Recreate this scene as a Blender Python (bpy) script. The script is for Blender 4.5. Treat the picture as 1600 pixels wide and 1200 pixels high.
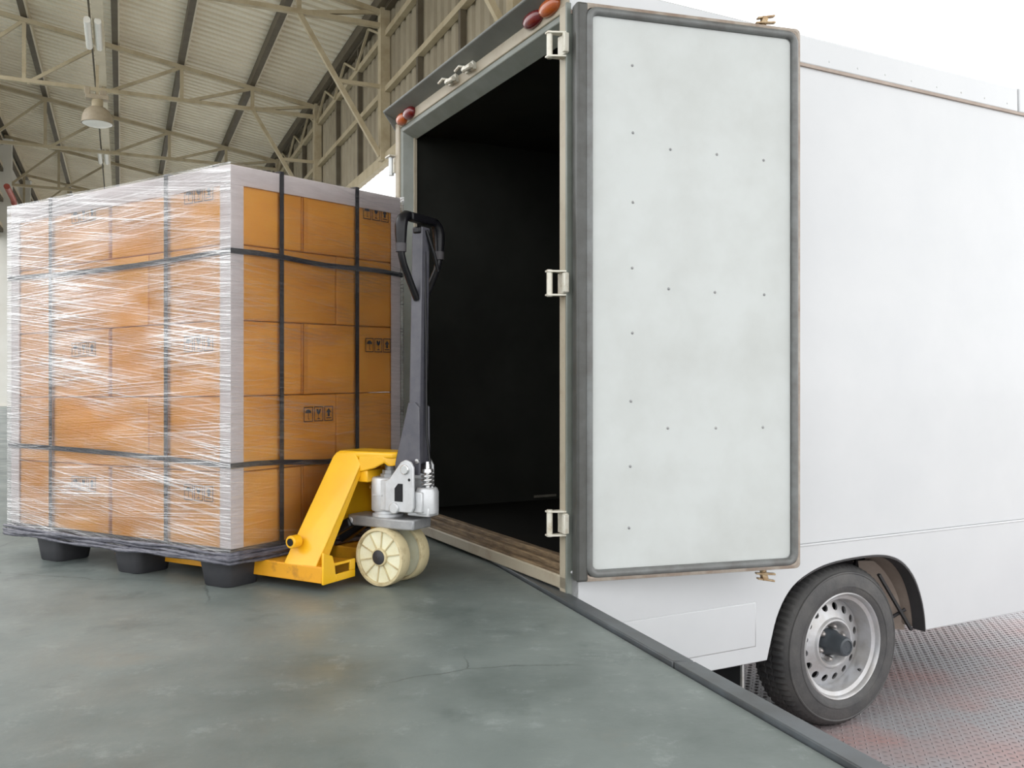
import bpy, bmesh, math, random
from mathutils import Vector, Matrix
random.seed(7)
for o in list(bpy.data.objects): bpy.data.objects.remove(o)
scene = bpy.context.scene
C = scene.collection
PI = math.pi

# ------------------------------------------------------------------ camera, sky, exposure
cam = bpy.data.objects.new('camera', bpy.data.cameras.new('camera')); C.objects.link(cam)
cam.location = (0, 0, .66); cam.rotation_euler = (PI/2, 0, 0)
cam.data.sensor_width = 36; cam.data.lens = 31.5; cam.data.clip_start = .02; cam.data.clip_end = 400
scene.camera = cam
world = bpy.data.worlds.new('overcast_sky'); scene.world = world; world.use_nodes = True
bg = world.node_tree.nodes['Background']
bg.inputs[0].default_value = (.99, .992, 1, 1); bg.inputs[1].default_value = 2.25
vs = scene.view_settings
vs.view_transform = 'Standard'; vs.look = 'None'; vs.gamma = 1; vs.use_curve_mapping = False; vs.exposure = .12

# ------------------------------------------------------------------ materials
def nt(name):
    m = bpy.data.materials.new(name); m.use_nodes = True
    t = m.node_tree; return m, t, t.nodes['Principled BSDF']
def N(t, kind, **kw):
    n = t.nodes.new(kind)
    for k, v in kw.items():
        if k in n.inputs: n.inputs[k].default_value = v
        else: setattr(n, k, v)
    return n
def mat(name, col, rough=.5, metal=0, var=0, var2=None, scale=8, bump=0, bscale=60, spec=None, stretch=None, detail=4, lo=.35, hi=.65, coat=0):
    m, t, p = nt(name)
    p.inputs['Base Color'].default_value = (*col, 1); p.inputs['Roughness'].default_value = rough; p.inputs['Metallic'].default_value = metal
    if spec is not None: p.inputs['Specular IOR Level'].default_value = spec
    if coat: p.inputs['Coat Weight'].default_value = coat; p.inputs['Coat Roughness'].default_value = .08
    tc = N(t, 'ShaderNodeTexCoord'); src = tc.outputs['Object']
    if stretch:
        mp = N(t, 'ShaderNodeMapping'); mp.inputs['Scale'].default_value = stretch
        t.links.new(src, mp.inputs[0]); src = mp.outputs[0]
    if var or var2:
        nz = N(t, 'ShaderNodeTexNoise', Scale=scale, Detail=detail, Roughness=.62); t.links.new(src, nz.inputs['Vector'])
        rp = N(t, 'ShaderNodeMapRange'); rp.inputs[1].default_value = lo; rp.inputs[2].default_value = hi
        t.links.new(nz.outputs[0], rp.inputs[0])
        mx = N(t, 'ShaderNodeMix', data_type='RGBA'); mx.inputs[6].default_value = (*col, 1)
        c2 = var2 if var2 else tuple(c*(1-var) for c in col)
        mx.inputs[7].default_value = (*c2, 1)
        t.links.new(rp.outputs[0], mx.inputs[0]); t.links.new(mx.outputs[2], p.inputs['Base Color'])
    if bump:
        b = N(t, 'ShaderNodeTexNoise', Scale=bscale, Detail=3); t.links.new(src, b.inputs['Vector'])
        bp = N(t, 'ShaderNodeBump', Strength=bump, Distance=.01); t.links.new(b.outputs[0], bp.inputs['Height']); t.links.new(bp.outputs[0], p.inputs['Normal'])
    return m
M = {}
M['white_paint'] = mat('white_paint', (.565, .58, .592), .28, var2=(.535, .552, .566), scale=2.2, coat=.3)
M['door_panel'] = mat('door_panel', (.52, .548, .540), .42, var2=(.45, .47, .455), scale=3.5, detail=8, lo=.4, hi=.75)
M['beige_steel'] = mat('beige_steel', (.37, .33, .25), .5, var2=(.28, .23, .16), scale=9, lo=.5, hi=.8, detail=8)
M['green_steel'] = mat('green_steel', (.19, .21, .19), .45, var2=(.15, .165, .14), scale=7)
M['visor_steel'] = mat('visor_steel', (.17, .18, .165), .5, var=.2, scale=6)
M['stile_dark'] = mat('stile_dark', (.075, .078, .074), .4, var2=(.05, .05, .045), scale=12)
M['rubber_grey'] = mat('rubber_grey', (.16, .17, .168), .33, var2=(.105, .105, .10), scale=12)
M['alu_trim'] = mat('alu_trim', (.52, .54, .54), .35, metal=.5, var2=(.40, .38, .35), scale=10, lo=.45, hi=.7)
M['rust_trim'] = mat('rust_trim', (.38, .34, .29), .5, metal=.2, var2=(.24, .18, .14), scale=14)
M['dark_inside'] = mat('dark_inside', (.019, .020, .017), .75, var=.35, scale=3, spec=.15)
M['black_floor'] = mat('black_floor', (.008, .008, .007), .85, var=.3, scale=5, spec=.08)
M['sill_wood'] = mat('sill_wood', (.24, .17, .095), .75, var2=(.10, .065, .035), scale=9, stretch=(8, 1.2, 8), bump=.5, bscale=40)
M['kick_worn'] = mat('kick_worn', (.16, .15, .12), .7, var=.4, scale=20)
M['red_lens'] = mat('red_lens', (.16, .012, .014), .18, var=.2, scale=20, coat=.5)
M['amber_lens'] = mat('amber_lens', (.45, .10, .02), .2, var=.2, scale=20, coat=.5)
M['hinge_metal'] = mat('hinge_metal', (.62, .60, .52), .4, metal=.15, var2=(.42, .36, .26), scale=40, lo=.5, hi=.75)
M['brass_zinc'] = mat('brass_zinc', (.46, .37, .24), .35, metal=.7, var2=(.30, .19, .10), scale=60)
M['tire'] = mat('tire', (.050, .050, .052), .6, var2=(.085, .083, .080), scale=9, bump=.15, bscale=90)
M['rim_silver'] = mat('rim_silver', (.52, .53, .55), .38, metal=.45, var2=(.43, .42, .41), scale=14)
M['hub_dark'] = mat('hub_dark', (.055, .065, .075), .35, var=.2, scale=20)
M['nut_metal'] = mat('nut_metal', (.55, .52, .50), .3, metal=.8, var=.3, scale=40)
M['well_dark'] = mat('well_dark', (.045, .043, .045), .7, var=.3, scale=6)
M['well_beige'] = mat('well_beige', (.42, .35, .30), .65, var2=(.30, .24, .20), scale=5)
M['black_plastic'] = mat('black_plastic', (.022, .023, .028), .55, var2=(.038, .038, .042), scale=10)
M['strap'] = mat('strap', (.018, .019, .026), .38, var=.3, scale=30)
M['edge_board'] = mat('edge_board', (.72, .66, .66), .6, var2=(.64, .58, .58), scale=14, stretch=(1, 1, 9))
M['yellow_paint'] = mat('yellow_paint', (.86, .50, .012), .34, var2=(.82, .43, .010), scale=6, coat=.25)
M['yellow_worn'] = mat('yellow_worn', (.74, .34, .012), .45, var2=(.30, .13, .02), scale=16, lo=.52, hi=.75, detail=8)
M['pump_silver'] = mat('pump_silver', (.62, .635, .65), .38, metal=.35, var2=(.52, .53, .54), scale=18)
M['steel_grey'] = mat('steel_grey', (.27, .28, .29), .38, metal=.4, var2=(.38, .38, .38), scale=22)
M['shaft_grey'] = mat('shaft_grey', (.070, .070, .088), .4, var2=(.095, .095, .11), scale=24)
M['black_paint'] = mat('black_paint', (.010, .010, .012), .32, var=.3, scale=20, spec=.3)
M['grip_rubber'] = mat('grip_rubber', (.008, .008, .010), .3, var=.2, scale=30, spec=.3)
M['grip_matt'] = mat('grip_matt', (.06, .055, .06), .6, var=.2, scale=30)
M['nylon'] = mat('nylon', (.80, .79, .60), .42, var2=(.70, .66, .42), scale=18, lo=.4, hi=.75)
M['nylon_dirty'] = mat('nylon_dirty', (.58, .50, .30), .5, var2=(.24, .16, .07), scale=26, lo=.5, hi=.78, detail=8)
M['chrome'] = mat('chrome', (.75, .75, .75), .2, metal=.9, var=.1, scale=20)
M['roof_sheet'] = mat('roof_sheet', (.86, .79, .64), .6, var2=(.78, .70, .55), scale=1.2)
M['wall_sheet'] = mat('wall_sheet', (.33, .285, .20), .6, var2=(.26, .22, .15), scale=1.3)
M['truss_paint'] = mat('truss_paint', (.46, .39, .26), .55, var2=(.34, .27, .16), scale=3, lo=.45, hi=.75)
M['truss_dark'] = mat('truss_dark', (.12, .10, .065), .6, var2=(.09, .07, .045), scale=3)  # dark steel tone; on the purlins it paints their shadow side
M['beam_light'] = mat('beam_light', (.70, .62, .47), .5, var=.12, scale=3)
M['white_wall'] = mat('white_wall', (.74, .73, .68), .7, var2=(.66, .64, .58), scale=.8)
M['lamp_shell'] = mat('lamp_shell', (.42, .35, .25), .45, var=.2, scale=8)
M['lamp_white'] = mat('lamp_white', (.86, .84, .78), .35, var=.05, scale=8)
M['red_paint'] = mat('red_paint', (.50, .10, .07), .45, var=.25, scale=5)
M['steel_strip'] = mat('steel_strip', (.095, .11, .12), .38, metal=.2, var2=(.055, .058, .06), scale=7, lo=.35, hi=.7, detail=8)
M['ink'] = mat('ink', (.035, .03, .035), .7, var=.1, scale=20)
M['tape'] = mat('tape', (.70, .36, .10), .3, var=.1, scale=20)
M['sticker'] = mat('sticker', (.18, .17, .14), .5, var=.1, scale=20)
M['yard'] = mat('yard', (.55, .54, .52), .8, var2=(.48, .47, .45), scale=.7)

def carton_material():
    m, t, p = nt('carton_board'); p.inputs['Roughness'].default_value = .6
    tc = N(t, 'ShaderNodeTexCoord')
    mp = N(t, 'ShaderNodeMapping'); mp.inputs['Scale'].default_value = (3, 3, 45); t.links.new(tc.outputs['Object'], mp.inputs[0])
    n1 = N(t, 'ShaderNodeTexNoise', Scale=2.0, Detail=6); t.links.new(mp.outputs[0], n1.inputs['Vector'])
    n2 = N(t, 'ShaderNodeTexNoise', Scale=3.5, Detail=4); t.links.new(tc.outputs['Object'], n2.inputs['Vector'])
    mx = N(t, 'ShaderNodeMix', data_type='RGBA'); mx.inputs[6].default_value = (.80, .365, .036, 1); mx.inputs[7].default_value = (.70, .305, .027, 1)
    t.links.new(n1.outputs[0], mx.inputs[0])
    mx2 = N(t, 'ShaderNodeMix', data_type='RGBA'); mx2.inputs[7].default_value = (.86, .42, .055, 1)
    r = N(t, 'ShaderNodeMapRange'); r.inputs[1].default_value = .5; r.inputs[2].default_value = .7; t.links.new(n2.outputs[0], r.inputs[0])
    oi = N(t, 'ShaderNodeObjectInfo')
    hs = N(t, 'ShaderNodeHueSaturation'); va = N(t, 'ShaderNodeMapRange'); va.inputs[3].default_value = .93; va.inputs[4].default_value = 1.07
    t.links.new(oi.outputs['Random'], va.inputs[0]); t.links.new(va.outputs[0], hs.inputs['Value'])
    t.links.new(r.outputs[0], mx2.inputs[0]); t.links.new(mx.outputs[2], mx2.inputs[6]); t.links.new(mx2.outputs[2], hs.inputs['Color']); t.links.new(hs.outputs[0], p.inputs['Base Color'])
    return m
M['carton'] = carton_material()

def film_material(name, base, streak, haze):
    """thin clear stretch film: transparent, with glossy wrinkles and a faint milky haze that also whitens the streaks as painted glints"""
    m, t, p = nt(name); t.nodes.remove(p); out = t.nodes['Material Output']
    uv = N(t, 'ShaderNodeTexCoord')
    def streaks(rot, sx, sy, lo, hi, det=3):
        mp = N(t, 'ShaderNodeMapping'); mp.inputs['Rotation'].default_value = (0, 0, rot); 
        t.links.new(uv.outputs['UV'], mp.inputs[0])
        m2 = N(t, 'ShaderNodeMapping'); m2.inputs['Scale'].default_value = (sx, sy, 1); t.links.new(mp.outputs[0], m2.inputs[0])
        n = N(t, 'ShaderNodeTexNoise', Scale=1.0, Detail=det, Roughness=.55); t.links.new(m2.outputs[0], n.inputs['Vector'])
        r = N(t, 'ShaderNodeMapRange'); r.inputs[1].default_value = lo; r.inputs[2].default_value = hi; t.links.new(n.outputs[0], r.inputs[0])
        return n, r
    n1, s1 = streaks(-.14, 1.8, 150, .51, .62)
    n2, s2 = streaks(.05, 2.0, 190, .53, .64)
    n3, s3 = streaks(-.1, 1.4, 3.6, .38, .60, 3)      # broad patches where the wrinkles gather
    # on the short side the streak mask is weaker past 3.1 m round the wrap
    sx = N(t, 'ShaderNodeSeparateXYZ'); t.links.new(uv.outputs['UV'], sx.inputs[0])
    tg = N(t, 'ShaderNodeMapRange'); tg.inputs[1].default_value = 3.06; tg.inputs[2].default_value = 3.12; tg.inputs[3].default_value = 1; tg.inputs[4].default_value = .32
    t.links.new(sx.outputs[0], tg.inputs[0])
    s3m = N(t, 'ShaderNodeMath', operation='MULTIPLY'); t.links.new(s3.outputs[0], s3m.inputs[0]); t.links.new(tg.outputs[0], s3m.inputs[1]); s3 = s3m
    ad = N(t, 'ShaderNodeMath', operation='MAXIMUM'); t.links.new(s1.outputs[0], ad.inputs[0]); t.links.new(s2.outputs[0], ad.inputs[1])
    ml = N(t, 'ShaderNodeMath', operation='MULTIPLY'); t.links.new(ad.outputs[0], ml.inputs[0]); t.links.new(s3.outputs[0], ml.inputs[1])
    hsum = N(t, 'ShaderNodeMath', operation='ADD'); t.links.new(n1.outputs[0], hsum.inputs[0]); t.links.new(n2.outputs[0], hsum.inputs[1])
    bp = N(t, 'ShaderNodeBump', Strength=.55, Distance=.006); t.links.new(hsum.outputs[0], bp.inputs['Height'])
    fr = N(t, 'ShaderNodeFresnel', IOR=1.5); t.links.new(bp.outputs[0], fr.inputs['Normal'])
    f0 = N(t, 'ShaderNodeMath', operation='MULTIPLY_ADD'); f0.inputs[1].default_value = streak
    fb = N(t, 'ShaderNodeMath', operation='MULTIPLY_ADD'); fb.inputs[1].default_value = .15; fb.inputs[2].default_value = base; t.links.new(s3.outputs[0], fb.inputs[0]); t.links.new(fb.outputs[0], f0.inputs[2])
    t.links.new(ml.outputs[0], f0.inputs[0])
    f1 = N(t, 'ShaderNodeMath', operation='ADD'); f1.use_clamp = True; t.links.new(f0.outputs[0], f1.inputs[0]); t.links.new(fr.outputs[0], f1.inputs[1])
    gl = N(t, 'ShaderNodeBsdfGlossy', Roughness=.22); t.links.new(bp.outputs[0], gl.inputs['Normal'])
    tr = N(t, 'ShaderNodeBsdfTransparent'); tr.inputs[0].default_value = (.97, .97, .97, 1)
    df = N(t, 'ShaderNodeBsdfDiffuse'); df.inputs[0].default_value = (.85, .84, .86, 1)
    hz = N(t, 'ShaderNodeMath', operation='MULTIPLY_ADD'); hz.inputs[1].default_value = haze*2.0; hz.inputs[2].default_value = haze*.12  # white mixed into the streaks, painting the glints on the wrinkles
    t.links.new(ml.outputs[0], hz.inputs[0])
    mA = N(t, 'ShaderNodeMixShader'); t.links.new(hz.outputs[0], mA.inputs[0]); t.links.new(tr.outputs[0], mA.inputs[1]); t.links.new(df.outputs[0], mA.inputs[2])
    mB = N(t, 'ShaderNodeMixShader'); t.links.new(f1.outputs[0], mB.inputs[0]); t.links.new(mA.outputs[0], mB.inputs[1]); t.links.new(gl.outputs[0], mB.inputs[2])
    t.links.new(mB.outputs[0], out.inputs['Surface'])
    return m
M['film'] = film_material('stretch_film', .01, .42, .15)
M['film_rope'] = mat('bunched_film', (.15, .15, .18), .25, var2=(.06, .06, .08), scale=30, stretch=(1, 1, 6), bump=.4, bscale=50)

def floor_material():
    m, t, p = nt('painted_concrete')
    tc = N(t, 'ShaderNodeTexCoord'); o = tc.outputs['Object']
    def noise(s, d, r=.6, vec=None):
        n = N(t, 'ShaderNodeTexNoise', Scale=s, Detail=d, Roughness=r); t.links.new(vec or o, n.inputs['Vector']); return n
    def rng(n, a, b, c=0, d=1):
        r = N(t, 'ShaderNodeMapRange'); r.inputs[1].default_value = a; r.inputs[2].default_value = b; r.inputs[3].default_value = c; r.inputs[4].default_value = d
        t.links.new(n.outputs[0], r.inputs[0]); return r
    def mixc(f, a, b, mode='MIX'):
        x = N(t, 'ShaderNodeMix', data_type='RGBA'); x.blend_type = mode
        if f is not None: t.links.new(f.outputs[0], x.inputs[0])
        for i, v in ((6, a), (7, b)):
            if isinstance(v, tuple): x.inputs[i].default_value = (*v, 1)
            else: t.links.new(v, x.inputs[i])
        return x.outputs[2]
    c = mixc(rng(noise(1.1, 8), .40, .62), (.122, .146, .138), (.205, .236, .226))
    c = mixc(rng(noise(2.6, 9, .7), .56, .74), c, (.080, .102, .096))             # dark worn stains
    c = mixc(rng(noise(1.7, 7, .65), .60, .76, 0, .6), c, (.25, .215, .165))    # brownish patches
    c = mixc(rng(noise(9, 10, .8), .55, .72, 0, .6), c, (.33, .365, .36))     # pale scuffs
    mp = N(t, 'ShaderNodeMapping'); mp.inputs['Rotation'].default_value = (0, 0, .9); mp.inputs['Scale'].default_value = (4, 40, 1); t.links.new(o, mp.inputs[0])
    c = mixc(rng(noise(1.0, 6, .6, mp.outputs[0]), .66, .72, 0, .45), c, (.085, .105, .10))
    # hairline cracks
    vw = N(t, 'ShaderNodeMix', data_type='VECTOR'); vw.inputs[0].default_value = .10
    nn = noise(3.0, 6); t.links.new(o, vw.inputs[4]); t.links.new(nn.outputs['Color'], vw.inputs[5])
    vo = N(t, 'ShaderNodeTexVoronoi', Scale=.9); vo.feature = 'DISTANCE_TO_EDGE'; t.links.new(vw.outputs[1], vo.inputs['Vector'])
    crack = rng(vo, .0008, .0028, .6, 0)
    gate = rng(noise(.9, 2), .5, .56)
    cm = N(t, 'ShaderNodeMath', operation='MULTIPLY'); t.links.new(crack.outputs[0], cm.inputs[0]); t.links.new(gate.outputs[0], cm.inputs[1])
    c = mixc(cm, c, (.05, .06, .055))
    t.links.new(c, p.inputs['Base Color'])
    r = rng(noise(3.5, 6), .35, .7, .34, .58); t.links.new(r.outputs[0], p.inputs['Roughness'])
    bp = N(t, 'ShaderNodeBump', Strength=.16, Distance=.006); t.links.new(noise(22, 8).outputs[0], bp.inputs['Height']); t.links.new(bp.outputs[0], p.inputs['Normal'])
    return m
M['floor'] = floor_material()

def plate_material():
    m, t, p = nt('checker_steel'); p.inputs['Roughness'].default_value = .48; p.inputs['Metallic'].default_value = .15
    tc = N(t, 'ShaderNodeTexCoord'); o = tc.outputs['Object']
    n = N(t, 'ShaderNodeTexNoise', Scale=1.6, Detail=6, Roughness=.6); t.links.new(o, n.inputs['Vector'])
    r = N(t, 'ShaderNodeMapRange'); r.inputs[1].default_value = .42; r.inputs[2].default_value = .66; t.links.new(n.outputs[0], r.inputs[0])
    mx = N(t, 'ShaderNodeMix', data_type='RGBA'); mx.inputs[6].default_value = (.33, .325, .34, 1); mx.inputs[7].default_value = (.40, .245, .23, 1)
    t.links.new(r.outputs[0], mx.inputs[0]); t.links.new(mx.outputs[2], p.inputs['Base Color'])
    return m
M['plate'] = plate_material()
M['plate_tread'] = mat('plate_tread', (.17, .155, .16), .45, metal=.2, var2=(.24, .19, .19), scale=3)

# ------------------------------------------------------------------ mesh helpers
class MB:
    """collects shapes into one mesh"""
    def __init__(s): s.v = []; s.f = []; s.m = []; s.uv = {}
    def add(s, vs, fs, mi=0):
        b = len(s.v); s.v += [tuple(p) for p in vs]
        for f in fs: s.f.append(tuple(b+i for i in f)); s.m.append(mi)
        return s
    def hexa(s, p, mi=0):        # 8 points: bottom ring, top ring
        return s.add(p, [(3,2,1,0),(4,5,6,7),(0,1,5,4),(1,2,6,5),(2,3,7,6),(3,0,4,7)], mi)
    def box(s, x0, x1, y0, y1, z0, z1, mi=0):
        return s.hexa([(x0,y0,z0),(x1,y0,z0),(x1,y1,z0),(x0,y1,z0),(x0,y0,z1),(x1,y0,z1),(x1,y1,z1),(x0,y1,z1)], mi)
    def prism(s, pts, d, mi=0):  # planar polygon pts extruded by vector d
        n = len(pts); d = Vector(d); q = [Vector(p) for p in pts]
        return s.add(q+[p+d for p in q], [tuple(range(n-1,-1,-1)), tuple(range(n,2*n))]+[(i,(i+1)%n,n+(i+1)%n,n+i) for i in range(n)], mi)
    def bar(s, a, b, w, h, up=(0,0,1), mi=0):   # rectangular bar from a to b
        a, b = Vector(a), Vector(b); d = (b-a).normalized(); up = Vector(up)
        if abs(d.dot(up)) > .98: up = Vector((0,1,0)) if abs(d.y) < .9 else Vector((1,0,0))
        x = d.cross(up).normalized(); y = x.cross(d)
        def r(c): return [c-x*w/2-y*h/2, c+x*w/2-y*h/2, c+x*w/2+y*h/2, c-x*w/2+y*h/2]
        return s.hexa(r(a)+r(b), mi)
    def tube(s, path, r, n=10, closed=False, mi=0, caps=True):
        P = [Vector(p) for p in path]; k = len(P); R = r if isinstance(r, (list, tuple)) else [r]*k
        prev = None; rings = []
        for i in range(k):
            if closed: d = (P[(i+1)%k]-P[i-1])
            else: d = P[min(i+1,k-1)]-P[max(i-1,0)]
            d.normalize()
            if prev is None:
                u = Vector((0,0,1)) if abs(d.z) < .9 else Vector((1,0,0)); x = d.cross(u).normalized()
            else:
                x = (prev-d*prev.dot(d)).normalized()
            prev = x; y = d.cross(x)
            rings.append([P[i]+(x*math.cos(2*PI*j/n)+y*math.sin(2*PI*j/n))*R[i] for j in range(n)])
        vs = [p for g in rings for p in g]; fs = []
        for i in range(k if closed else k-1):
            i2 = (i+1)%k
            for j in range(n): fs.append((i*n+j, i*n+(j+1)%n, i2*n+(j+1)%n, i2*n+j))
        if not closed and caps: fs += [tuple(range(n-1,-1,-1)), tuple((k-1)*n+j for j in range(n))]
        return s.add(vs, fs, mi)
    def cyl(s, a, b, r, n=20, mi=0): return s.tube([a, b], r if isinstance(r,(list,tuple)) else [r,r], n, mi=mi)
    def lathe(s, prof, o=(0,0,0), axis='y', n=48, mi=0, closed=True):
        """profile of (radius, along-axis) points turned about an axis through o"""
        o = Vector(o); k = len(prof); vs = []
        for j in range(n):
            a = 2*PI*j/n; c, q = math.cos(a), math.sin(a)
            for r, h in prof:
                if axis == 'y': vs.append(o+Vector((r*c, h, r*q)))
                elif axis == 'z': vs.append(o+Vector((r*c, r*q, h)))
                else: vs.append(o+Vector((h, r*c, r*q)))
        fs = []
        for j in range(n):
            j2 = (j+1)%n
            for i in range(k-1): fs.append((j*k+i, j*k+i+1, j2*k+i+1, j2*k+i))
        return s.add(vs, fs, mi)
    def build(s, name, m, parent=None, loc=(0,0,0), rz=0, bevel=0, smooth=None, seg=2, fix=True):
        me = bpy.data.meshes.new(name); me.from_pydata(s.v, [], s.f)
        ms = m if isinstance(m, (list, tuple)) else [m]
        for x in ms: me.materials.append(M[x])
        if len(ms) > 1: me.polygons.foreach_set('material_index', s.m)
        if fix:
            bm = bmesh.new(); bm.from_mesh(me); bmesh.ops.recalc_face_normals(bm, faces=bm.faces); bm.to_mesh(me); bm.free()
        if smooth is not None:
            me.shade_smooth(); me.set_sharp_from_angle(angle=math.radians(smooth))
        me.update()
        o = bpy.data.objects.new(name, me); C.objects.link(o); o.parent = parent; o.location = loc; o.rotation_euler = (0,0,rz)
        if bevel:
            b = o.modifiers.new('bevel', 'BEVEL'); b.width = bevel; b.segments = seg; b.limit_method = 'ANGLE'; b.angle_limit = math.radians(40); b.harden_normals = False
            if smooth is None: me.shade_smooth(); me.set_sharp_from_angle(angle=math.radians(35))
        return o
def tag(o, label=None, cat=None, group=None, kind=None):
    for k, v in (('label', label), ('category', cat), ('group', group), ('kind', kind)):
        if v: o[k] = v
    return o
def empty(name, loc=(0,0,0), rz=0, parent=None):
    o = bpy.data.objects.new(name, None); C.objects.link(o); o.location = loc; o.rotation_euler = (0,0,rz); o.parent = parent; o.empty_display_size = .1
    return o
def copy(o, parent=None, loc=None):
    c = o.copy(); C.objects.link(c); c.parent = parent if parent else o.parent
    if loc is not None: c.location = loc
    return c
def copy_tree(o, parent=None):
    c = o.copy(); C.objects.link(c); c.parent = parent
    for ch in list(o.children): copy_tree(ch, c)
    return c
def lerp(a, b, t): return tuple(x+(y-x)*t for x, y in zip(a, b))

# ================================================================== SETTING
# building frame: local x runs across the hall (to the right wall), local y along the hall
BA = math.atan(.4357)
GZ = -.645                      # yard level below the dock
ED = Vector((-.345, .939)).normalized(); EN = Vector((ED.y, -ED.x))     # dock edge direction and outward normal
E0 = Vector((.425, 2.11))
def edge(t, off=0): p = E0+ED*t+EN*off; return (p.x, p.y)

# dock slab
m = MB()
pts = [edge(-7, -.058), edge(36, -.058), (-62, 40), (-62, -12), (edge(-7)[0], -12)]
m.prism([(x, y, GZ) for x, y in pts], (0, 0, -GZ))
floor = tag(m.build('floor', 'floor'), 'grey-green worn concrete loading dock floor', None, None, 'structure')
# steel edging, in lengths butted end to end
for i, (t0, t1) in enumerate([(-3.2, -1.62), (-1.615, -.003), (.003, 1.44), (1.445, 3.4), (3.405, 6.2)]):
    m = MB(); a, b, c, d = edge(t0, -.052), edge(t1, -.052), edge(t1, .006), edge(t0, .006)
    m.hexa([(*a,-.02),(*b,-.02),(*c,-.02),(*d,-.02),(*a,.012),(*b,.012),(*c,.007),(*d,.007)])
    a2, d2, b2, c2 = edge(t0, -.004), edge(t0, .006), edge(t1, -.004), edge(t1, .006)
    m.hexa([(*a2,-.10),(*b2,-.10),(*c2,-.10),(*d2,-.10),(*a2,0),(*b2,0),(*c2,0),(*d2,0)])
    m.build('edge_strip', 'steel_strip', floor, bevel=.003)
# yard
m = MB(); m.box(-90, 150, -40, 190, GZ-.3, GZ-.012)
yard = tag(m.build('floor_yard', 'yard'), 'pale yard paving below the loading dock', None, None, 'structure')
TA = .4851                      # heading of the truck
def plates():
    sx, sy = 2.6, 1.24
    ca, sa = math.cos(TA), math.sin(TA)
    base = Vector((.18, 2.8)); U = Vector((-sa, ca)); V = Vector((ca, sa))
    k = 0
    for (x0, x1, y0, y1) in [(.55, 3.9, -.565, 1.6), (.55, 3.9, -1.9, -.571), (3.906, 7.5, -1.9, -.571), (3.906, 7.5, -.565, 1.6)]:
        p = base+V*x0+U*y0
        m = MB(); m.box(0, x1-x0, 0, y1-y0, -.011, 0)
        pl = m.build('steel_plate', 'plate', yard, (p.x, p.y, GZ), TA)
        sp = .027 if k < 2 else .06
        lm = MB(); nx, ny = int((x1-x0)/sp), int((y1-y0)/sp)
        for i in range(nx):
            for j in range(ny):
                cx, cy = (i+.5)*sp, (j+.5)*sp; d = 1 if (i+j) % 2 else -1
                l, w = sp*.40, sp*.13; ux, uy = .7071, .7071*d
                lm.add([(cx+ux*l, cy+uy*l, 0), (cx-uy*w, cy+ux*w, 0), (cx-ux*l, cy-uy*l, 0), (cx+uy*w, cy-ux*w, 0),
                        (cx+ux*l*.4, cy+uy*l*.4, .0026), (cx-ux*l*.4, cy-uy*l*.4, .0026)],
                       [(0,1,4),(1,2,5,4),(2,3,5),(3,0,4,5)])
        s = lm.build('tread_pattern', 'plate_tread', pl, fix=False); s['kind'] = 'stuff'
        k += 1
plates()

# hall roof: ribbed sheets on purlins
LR, LL, S0, S1 = 4.06, -3.3, -5.0, 58.0  # roof and right wall carried on unseen behind the camera to dim the foreground
ROOF = lambda L: 7.02+(4.0-L)*.178
m = MB(); prof = []; y = S0
while y < S1:
    prof += [(y, 0), (y+.13, 0), (y+.15, .06), (y+.22, .06)]; y += .24
vsx = [(LR+.25, p, ROOF(LR+.25)+h) for p, h in prof]+[(LL-.2, p, ROOF(LL-.2)+h) for p, h in prof]
n = len(prof); m.add(vsx, [(i, i+1, n+i+1, n+i) for i in range(n-1)])
m.add([(x, p, z+.05) for x, p, z in vsx], [(i, n+i, n+i+1, i+1) for i in range(n-1)])
ceiling = tag(m.build('ceiling', 'roof_sheet', rz=BA, fix=False), 'cream ribbed metal roof of the loading hall', None, None, 'structure')
for L in (3.9, 2.58, 1.15, -.12, -1.75, -3.15):
    m = MB(); z = ROOF(L)
    m.box(L-.06, L+.05, S0, S1, z-.20, z-.185); m.box(L-.06, L-.045, S0, S1, z-.185, z-.012); m.box(L-.06, L+.05, S0, S1, z-.02, z-.008)
    m.build('purlin', 'truss_dark', ceiling)  # shadow side of the purlin put into its dark colour
    m = MB(); m.box(L+.052, L+.085, S0, S1, z-.19, z-.01); m.build('purlin_lit_edge', 'beam_light', ceiling)  # pale strip added as the purlin's painted lit edge

# right wall: ribbed cladding hung above the dock opening
WB = 4.34
m = MB(); prof = []; y = S0
while y < S1:
    prof += [(y, 0), (y+.15, 0), (y+.18, .04), (y+.27, .04), (y+.30, 0)]; y += .30
n = len(prof)
m.add([(LR+h, p, WB) for p, h in prof]+[(LR+h, p, ROOF(LR)+.02) for p, h in prof], [(i, i+1, n+i+1, n+i) for i in range(n-1)])
m.add([(LR+h+.03, p, WB) for p, h in prof]+[(LR+h+.03, p, ROOF(LR)+.02) for p, h in prof], [(i, n+i, n+i+1, i+1) for i in range(n-1)])
wall_r = tag(m.build('wall_right', 'wall_sheet', rz=BA, fix=False), 'tan ribbed metal cladding above the dock opening', None, None, 'structure')
for z, w, mm in ((WB+.03, .18, 'truss_paint'), (5.5, .09, 'truss_paint'), (6.42, .10, 'truss_paint'), (6.84, .08, 'truss_dark')):
    m = MB(); m.box(LR-.10, LR-.005, S0, S1, z-w/2, z+w/2); m.build('girt', mm, wall_r)
TS = [-1.8, 3.6, 9.0, 14.4, 19.9, 25.2, 30.5, 35.8, 41.1, 46.4]
m = MB(); m.box(LR-.17, LR-.01, -.09, .09, WB, ROOF(LR)-.1)
post = m.build('wall_post', 'truss_paint', wall_r, (0, TS[0], 0))
for s in TS[1:]: copy(post, wall_r, (0, s, 0))
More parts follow.
